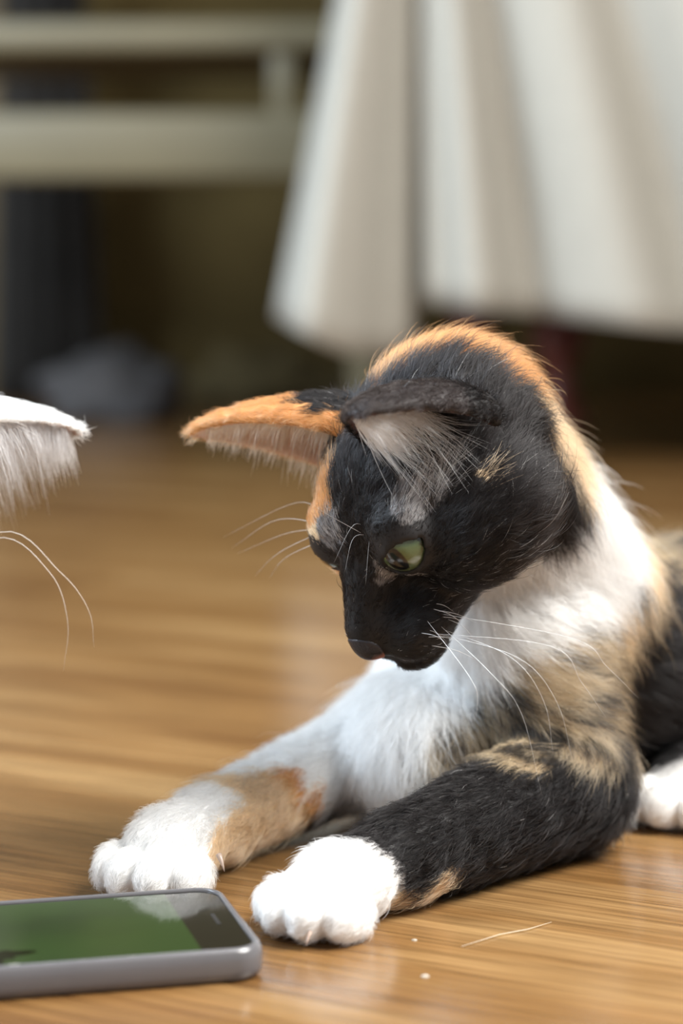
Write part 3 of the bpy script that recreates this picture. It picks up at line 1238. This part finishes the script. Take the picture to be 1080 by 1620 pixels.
# ------------------------------------------------------------------ eyes, nose, whiskers, claws
def mat_eye():
    m, nt, p = mat_new('cat_eye')
    N_, L_ = nt.nodes, nt.links
    tc = N_.new('ShaderNodeTexCoord')
    sep = N_.new('ShaderNodeSeparateXYZ')
    L_.new(tc.outputs['Object'], sep.inputs[0])

    def math_(op, a, b=None):
        n = N_.new('ShaderNodeMath')
        n.operation = op
        for i, v in enumerate((a, b)):
            if v is None:
                continue
            if isinstance(v, (int, float)):
                n.inputs[i].default_value = v
            else:
                L_.new(v, n.inputs[i])
        return n.outputs[0]
    X, Y = sep.outputs[0], sep.outputs[1]
    r = math_('SQRT', math_('ADD', math_('MULTIPLY', X, X), math_('MULTIPLY', Y, Y)))
    ir = math_('DIVIDE', r, 0.0086)
    noise = N_.new('ShaderNodeTexNoise')
    noise.inputs['Scale'].default_value = 900
    L_.new(tc.outputs['Object'], noise.inputs['Vector'])
    ir2 = math_('ADD', ir, math_('MULTIPLY', math_('SUBTRACT', noise.outputs['Fac'], 0.5), 0.22))
    ramp = N_.new('ShaderNodeValToRGB')
    e = ramp.color_ramp.elements
    e[0].position, e[0].color = 0.0, (0.065, 0.078, 0.020, 1)
    e[1].position, e[1].color = 1.0, (0.012, 0.014, 0.008, 1)
    for pos, c in ((0.35, (0.085, 0.108, 0.034, 1)), (0.62, (0.10, 0.14, 0.065, 1)), (0.90, (0.07, 0.10, 0.046, 1))):
        k = ramp.color_ramp.elements.new(pos)
        k.color = c
    L_.new(ir2, ramp.inputs['Fac'])
    sx = math_('DIVIDE', X, 0.0033)
    sy = math_('DIVIDE', Y, 0.0050)
    pr = math_('ADD', math_('MULTIPLY', sx, sx), math_('MULTIPLY', sy, sy))
    pup = N_.new('ShaderNodeMapRange')
    pup.inputs['From Min'].default_value = 0.85
    pup.inputs['From Max'].default_value = 1.15
    L_.new(pr, pup.inputs['Value'])
    mx = N_.new('ShaderNodeMix')
    mx.data_type = 'RGBA'
    L_.new(pup.outputs[0], mx.inputs[0])
    mx.inputs[6].default_value = (0.004, 0.004, 0.004, 1)
    L_.new(ramp.outputs['Color'], mx.inputs[7])
    L_.new(mx.outputs[2], p.inputs['Base Color'])
    p.inputs['Roughness'].default_value = 0.25
    p.inputs['Coat Weight'].default_value = 1.0
    p.inputs['Coat Roughness'].default_value = 0.03
    p.inputs['Coat IOR'].default_value = 1.38
    return m


M['eye'] = mat_eye()


def add_eye(cat, side, parent, gaze):
    c = cat.world(EYE * np.array([side, 1, 1]))[0]
    g = nrm(cat.wdir(np.array(gaze) * np.array([1, 1, 1]))[0])
    up = nrm(cat.wdir(np.array([0, 0, 1.0]))[0])
    x = nrm(np.cross(up, g))
    y = np.cross(g, x)
    bm = bmesh.new()
    bmesh.ops.create_uvsphere(bm, u_segments=40, v_segments=28, radius=EYE_R / 1000)
    for v in bm.verts:                       # cornea bulge
        r = math.hypot(v.co.x, v.co.y)
        if v.co.z > 0:
            v.co.z += 0.0009 * max(0, 1 - (r / 0.008) ** 2)
    me = bpy.data.meshes.new('eye')
    bm.to_mesh(me)
    bm.free()
    for p in me.polygons:
        p.use_smooth = True
    o = link('eye', me, M['eye'], parent)
    mw = Matrix(((x[0], y[0], g[0], c[0] / 1000), (x[1], y[1], g[1], c[1] / 1000), (x[2], y[2], g[2], c[2] / 1000), (0, 0, 0, 1)))
    o.matrix_world = mw
    o['label'] = 'green eye'
    return o


def add_nose(cat, parent, top, low):
    def f(p):
        return np.maximum(sdf_head(p) - 0.35, ellipsoid(p, NOSE_TIP + np.array([0, -2.0, 1.2]), (6.8, 7.2, 6.6)))
    v, fa = mesh_sdf(f, NOSE_TIP - 13, NOSE_TIP + 11, 0.55)
    w = cat.world(v) / 1000
    if cat.mir[0] < 0:
        fa = fa[:, ::-1]
    me = from_np('nose', w, fa)
    k = np.clip((v[:, 2] - NOSE_TIP[2] + 2.6) / 1.8, 0, 1)[:, None]
    c = np.array(top) * k + np.array(low) * (1 - k)
    c4 = np.ones((len(v), 4))
    c4[:, :3] = c
    set_attr(me, 'coat', 'FLOAT_COLOR', 'POINT', c4, 'color')
    m, nt, p = mat_new('nose_leather')
    at = nt.nodes.new('ShaderNodeAttribute')
    at.attribute_name = 'coat'
    nt.links.new(at.outputs['Color'], p.inputs['Base Color'])
    p.inputs['Roughness'].default_value = 0.42
    n = nt.nodes.new('ShaderNodeTexVoronoi')
    n.inputs['Scale'].default_value = 1600
    tc = nt.nodes.new('ShaderNodeTexCoord')
    nt.links.new(tc.outputs['Object'], n.inputs['Vector'])
    b = nt.nodes.new('ShaderNodeBump')
    b.inputs['Strength'].default_value = 0.35
    b.inputs['Distance'].default_value = 0.0003
    nt.links.new(n.outputs['Distance'], b.inputs['Height'])
    nt.links.new(b.outputs['Normal'], p.inputs['Normal'])
    o = link('nose', me, m, parent)
    o['label'] = 'nose leather'
    return o


M['whisker'] = mat_plain('whisker', (0.85, 0.85, 0.85), 0.3)
M['claw'] = mat_plain('claw', (0.42, 0.31, 0.25), 0.3)


def add_whisker(parent, pts, r=0.16, name='whisker'):
    """pts: three or four control points in mm, joined by a Catmull-Rom curve"""
    P = [np.asarray(p, float) for p in pts]
    out = []
    for i in range(len(P) - 1):
        p0 = P[i - 1] if i else 2 * P[0] - P[1]
        p1, p2 = P[i], P[i + 1]
        p3 = P[i + 2] if i + 2 < len(P) else 2 * P[-1] - P[-2]
        for k in range(7):
            s = k / 7
            out.append(0.5 * ((2 * p1) + (-p0 + p2) * s + (2 * p0 - 5 * p1 + 4 * p2 - p3) * s * s + (-p0 + 3 * p1 - 3 * p2 + p3) * s ** 3))
    out.append(P[-1])
    n = len(out)
    rad = [r * (1 - 0.9 * (i / (n - 1)) ** 1.4) / 1000 for i in range(n)]
    o = link(name, tube_mesh(name, [p / 1000 for p in out], rad, 5), M['whisker'], parent)
    return o


def add_claw(parent, base, direction, L=7.0, r=1.0):
    b = np.asarray(base, float)
    d = nrm(direction)
    pts = [b + d * L * t + np.array([0, 0, -1.6 * t * t]) for t in (0, 0.25, 0.5, 0.75, 1.0)]
    o = link('claw', tube_mesh('claw', [p / 1000 for p in pts], [r * k / 1000 for k in (1, 0.9, 0.7, 0.42, 0.08)], 8), M['claw'], parent)
    return o


# ------------------------------------------------------------------ the calico cat
LEN = {'trunk': (15.0, (0.80, 0.50, -0.30)), 'neck': (16.0, (0.45, 0.25, -0.85)), 'chest': (15.0, (0.05, -0.25, -0.95)),
       'shoulder': (13.0, (0.80, 0.35, -0.40)), 'fore': (8.0, None), 'paw': (6.5, None), 'fore2': (9.0, None), 'paw2': (6.5, None),
       'toe': (3.0, None), 'haunch': (12.0, (0.6, 0.2, -0.7)), 'hind': (8.0, None), 'tail': (12.0, None)}


def build_calico():
    cat = CAL
    V, F = mesh_sdf(cat.sdf, (-100, 640, -4), (385, 1075, 215), 1.2)
    N = gradient(cat.sdf, V)
    seeds = np.array([p for k in CODES for p in SEEDS.get(k, [])] + EXTRA_P, float)
    codes = np.array([CODES.index(k) for k in CODES for p in SEEDS.get(k, [])] + [CODES.index(c) for c in EXTRA_C])
    flow, L, dens, ear_in, ear_any = fur_fields(cat, V, N, LEN)
    # skin
    code = coat_code(V, seeds, codes)
    sk = coat_color(V, code)
    sk = sk * 0.9
    q = cat.local(V)
    sk[ear_in & (q[:, 0] > 0)] = (0.085, 0.045, 0.045)
    sk[ear_in & (q[:, 0] < 0)] = (0.74, 0.52, 0.40)
    for sd in (1, -1):                                  # dark lids, pale inner corner
        e = np.sqrt(((q - EYE * np.array([sd, 1, 1])) ** 2).sum(1))
        sk[e < EYE_R + 2.0] = (0.012, 0.010, 0.010)
    me = from_np('calico_cat', V / 1000, F)
    c4 = np.ones((len(V), 4))
    c4[:, :3] = sk
    set_attr(me, 'coat', 'FLOAT_COLOR', 'POINT', c4, 'color')
    body = link('calico_cat', me, M['skin'])
    tag(body, 'calico cat with a black, orange and white coat lying on the floor beside the phone', 'cat')

    far = np.interp(V[:, 0], [170, 230], [1.0, 0.35])
    dens = dens * far

    iK, iW, iG, iT = [CODES.index(c) for c in 'KWGT']

    def colfun(P, Ls, rng, K):
        n = len(P)
        cd = coat_code(P + rng.normal(0, 1.1, (n, 3)), seeds, codes)
        col = coat_color(P, cd)
        col = col * np.clip(rng.normal(1.0, 0.13, (n, 1)), 0.6, 1.4)
        blk = cd == iK
        qq = cat.local(P)
        onhead = (np.abs(qq) < np.array([45, 62, 60])).all(1)
        # stray pale hairs in the black
        pr = np.where(onhead, 0.004, 0.003)
        pr = np.where(onhead & (qq[:, 0] > 14) & (qq[:, 2] < -3) & (qq[:, 1] > -12), 0.03, pr)     # cheek towards the white ruff
        pr = np.where(onhead & (qq[:, 1] > 40) & (np.abs(qq[:, 0]) > 6) & (qq[:, 2] < -14), 0.02, pr)
        st = blk & (rng.random(n) < pr)
        col[st] = (0.62, 0.60, 0.58)
        gg = cd == iG
        wh = gg & (rng.random(n) < 0.45)
        col[wh] = (0.66, 0.64, 0.62)
        col[gg & ~wh] = (0.05, 0.045, 0.045)
        out = np.repeat(col[:, None], K, 1)
        # orange and tabby strands are paler at the root
        orr = (cd == CODES.index('O')) | (cd == CODES.index('C'))
        ramp = np.linspace(1.12, 0.95, K)[None, :, None]
        out[orr] = out[orr] * ramp
        return np.clip(out, 0, 0.96)
    pts, R, col = grow(cat, V, F, N, flow, L, dens, 330, colfun, 5, 0.060)
    fo = curves_object('fur', pts, R, col, body)
    fo['kind'] = 'stuff'
    fo['label'] = 'short dense fur in black, orange, cream and white patches'
    tp, tr, tc_ = [], [], []
    for sd, n, c in ((1, 1400, (0.92, 0.94, 0.96)), (-1, 2600, (0.92, 0.82, 0.68))):
        a, b, c2 = ear_tufts(cat, sd, n, c, 40 + sd, *((1.25, -0.1, (0.75, 0.20, 0.70)) if sd > 0 else (0.55, 2.0, (0.9, 0.45, 0.25))))
        tp.append(a)
        tr.append(b)
        tc_.append(c2)
    eh = curves_object('ear_hair', np.concatenate(tp), np.concatenate(tr), np.concatenate(tc_), body)
    eh['kind'] = 'stuff'
    eh['label'] = 'long pale hair inside the ears'
    add_eye(cat, 1, body, nrm((0.38, 0.90, 0.16)))
    add_eye(cat, -1, body, nrm((-0.22, 0.95, -0.10)))
    add_nose(cat, body, (0.022, 0.020, 0.025), (0.34, 0.13, 0.09))

    W = lambda *l: [cat.world(np.array(p, float))[0] for p in l]
    rnd = random.Random(3)
    # muzzle whiskers of the near side sweep back across the ruff and the shoulder
    for p1, p2, p3 in (((776, 1065), (825, 1130), (857, 1258)), ((808, 1040), (860, 1110), (875, 1195)), ((818, 1040), (880, 1110), (906, 1205)),
                       ((870, 1022), (920, 1080), (958, 1135)), ((905, 1010), (960, 1055), (1010, 1105)), ((742, 1070), (755, 1110), (748, 1150))):
        add_whisker(body, [W((15 + rnd.uniform(-2, 2), 39 + rnd.uniform(-7, 6), -20 + rnd.uniform(-6, 5)))[0], px(p1[0], p1[1], 0.735), px(p2[0], p2[1], 0.735), px(p3[0], p3[1], 0.74)], 0.075)
    # short curved whiskers by the mouth
    for i in range(9):
        a = np.array([13 + rnd.uniform(-3, 3), 42 + rnd.uniform(-6, 6), -18 + rnd.uniform(-6, 3)])
        e = a + np.array([9 + rnd.uniform(-3, 3), -3 + rnd.uniform(-4, 4), -9 + rnd.uniform(-5, 4)])
        m = (a + e) / 2 + np.array([3.5, 0, 1.5])
        add_whisker(body, W(a, m, e), 0.12)
    # brow whiskers
    for a, m, e in (((-13, 27, 15), (470, 795), (352, 850)), ((-13, 28, 13), (440, 822), (365, 868)), ((-12, 29, 12), (460, 842), (374, 876)),
                    ((-14, 26, 11), (445, 872), (402, 912)), ((-12, 29, 10), (455, 880), (425, 915))):
        add_whisker(body, [W(a)[0], px(m[0], m[1], 0.79), px(e[0], e[1], 0.80)], 0.09)
    for a, m, e in (((12, 31, 13), (560, 830), (528, 890)), ((12, 31, 12), (560, 850), (545, 905)), ((13, 31, 13), (585, 850), (578, 925)),
                    ((11, 32, 12), (520, 815), (497, 800)), ((13, 31, 12), (596, 855), (612, 885))):
        add_whisker(body, [W(a)[0], px(m[0], m[1], 0.752), px(e[0], e[1], 0.75)], 0.08)
    # far-side muzzle whiskers
    for k in range(4):
        a = np.array([-12, 43 - 2 * k, -18 - k])
        add_whisker(body, W(a, a + np.array([-20, -2, -6 - 3 * k]), a + np.array([-42, -14, -20 - 6 * k])), 0.14)
    # claws peep out between the toes of the near paw; dew claw of the far one
    c, r, Rm = cat.toes[1]
    add_claw(body, c + Rm[:, 1] * 7.0 - Rm[:, 0] * 4.6 + np.array([0, 0, -3.0]), Rm[:, 1] - Rm[:, 0] * 0.3 + np.array([0, 0, -0.5]), 3.6, 0.7)
    c, r, Rm = cat.toes[4]
    add_claw(body, c - Rm[:, 1] * 8.0 - Rm[:, 0] * 6.0 + np.array([0, 0, 6.0]), Rm[:, 1] * 0.5 - Rm[:, 0] * 0.7 - np.array([0, 0, 0.7]), 5.0, 1.0)
    return body


EXTRA_P = [(100, 930, 110), (160, 930, 112), (220, 990, 110), (280, 1010, 105), (250, 900, 80), (300, 960, 60), (180, 890, 60), (220, 880, 20),
           (40, 900, 80), (60, 910, 60), (-10, 800, 100), (0, 830, 140), (20, 850, 150), (60, 900, 100), (350, 980, 16), (300, 890, 13), (160, 1000, 60), (260, 1060, 50),
           (140, 880, 30), (170, 880, 30), (-46, 800, 10), (20, 900, 20), (4, 826, 6), (-8, 812, 5)]
EXTRA_C = list('KTKOKOKWWWOCWKKOKKKKCWKK')
build_calico()


# ------------------------------------------------------------------ the white cat at the left edge
def build_white():
    tip = EARS[-1]['p'][np.argmax(EARS[-1]['v'])]
    t_c = CAL.O + CAL.R @ tip
    goal = px(128, 684, 0.80) * np.array([-1, 1, 1])
    eye = CAL.O + CAL.R @ EYE + (goal - t_c)
    cat = Cat(eye, math.radians(52), math.radians(45), math.radians(2), mirror=-1, tilt=math.radians(5))
    occ = cat.O + cat.R @ np.array([0, -24, -2.0])
    B = cat.bones.append
    o = cat.O
    B((occ, o + np.array([52, 40, -60]), 25, 36, 16, 'neck'))
    B((o + np.array([52, 40, -66]), o + np.array([190, 150, -72]), 42, 46, 20, 'trunk'))
    cat.blobs.append((o + np.array([60, 30, -80]), np.array([38, 42, 45.0]), None, 16, 'chest'))
    cat.blobs.append((o + np.array([185, 100, -85]), np.array([55, 50, 48.0]), None, 16, 'haunch'))
    for dy in (-20, 28):
        p = o + np.array([52, dy, 0])
        B((np.array([p[0] + 22, p[1] + 10, 40]), np.array([p[0], p[1] - 8, 14]), 22, 14, 8, 'fore'))
        cat.paw((p[0] - 2, p[1] - 18), (-0.45, -0.89), 0.95)
    B((o * np.array([1, 1, 0]) + np.array([235, 160, 30]), o * np.array([1, 1, 0]) + np.array([270, 100, 14]), 16, 11, 8, 'tail'))
    B((o * np.array([1, 1, 0]) + np.array([270, 100, 14]), o * np.array([1, 1, 0]) + np.array([200, 20, 12]), 11, 10, 4, 'tail'))
    lo = o + np.array([-90, -90, 0])
    hi = o + np.array([310, 220, 0])
    V, F = mesh_sdf(cat.sdf, (-hi[0], lo[1], -4), (-lo[0], hi[1], 220), 1.8)
    N = gradient(cat.sdf, V)
    flow, L, dens, ear_in, ear_any = fur_fields(cat, V, N, LEN)
    me = from_np('white_cat', V / 1000, F)
    sk = np.tile(np.array([0.85, 0.83, 0.80]), (len(V), 1))
    sk[ear_in] = (0.62, 0.44, 0.38)
    c4 = np.ones((len(V), 4))
    c4[:, :3] = sk
    set_attr(me, 'coat', 'FLOAT_COLOR', 'POINT', c4, 'color')
    body = link('white_cat', me, M['skin'])
    tag(body, 'white cat at the left edge, its ear tip and two whiskers in view', 'cat')
    dens = dens * np.interp(V[:, 0], [-210, -150], [0.25, 1.0])

    def colfun(P, Ls, rng, K):
        return np.clip(np.tile(np.array([0.90, 0.90, 0.90]), (len(P), K, 1)) * rng.uniform(0.9, 1.05, (len(P), 1, 1)), 0, 0.96)
    pts, R, col = grow(cat, V, F, N, flow, L, dens, 150, colfun, 6, 0.075)
    fo = curves_object('fur', pts, R, col, body)
    fo['kind'] = 'stuff'
    a, b, c = ear_tufts(cat, -1, 3500, (0.88, 0.88, 0.90), 50, 1.35, 2.0, (0.9, 0.45, 0.25))
    a2, b2, c2 = ear_tufts(cat, 1, 400, (0.88, 0.88, 0.90), 51, 1.0)
    eh = curves_object('ear_hair', np.concatenate([a, a2]), np.concatenate([b, b2]), np.concatenate([c, c2]), body)
    eh['kind'] = 'stuff'
    add_eye(cat, 1, body, nrm((0.22, 0.95, -0.10)))
    add_eye(cat, -1, body, nrm((-0.22, 0.95, -0.10)))
    add_nose(cat, body, (0.50, 0.24, 0.20), (0.50, 0.24, 0.20))
    W = lambda *l: [cat.world(np.array(p, float))[0] for p in l]
    for m1, m2, e in (((-10, 852), (78, 905), (100, 1062)), ((0, 842), (95, 905), (149, 1025))):
        add_whisker(body, [W((-13, 42, -17))[0], px(m1[0], m1[1], 0.78), px(m2[0], m2[1], 0.78), px((m2[0] + e[0]) / 2 + 18, (m2[1] + e[1]) / 2, 0.78), px(e[0], e[1], 0.78)], 0.12)
    return body


build_white()
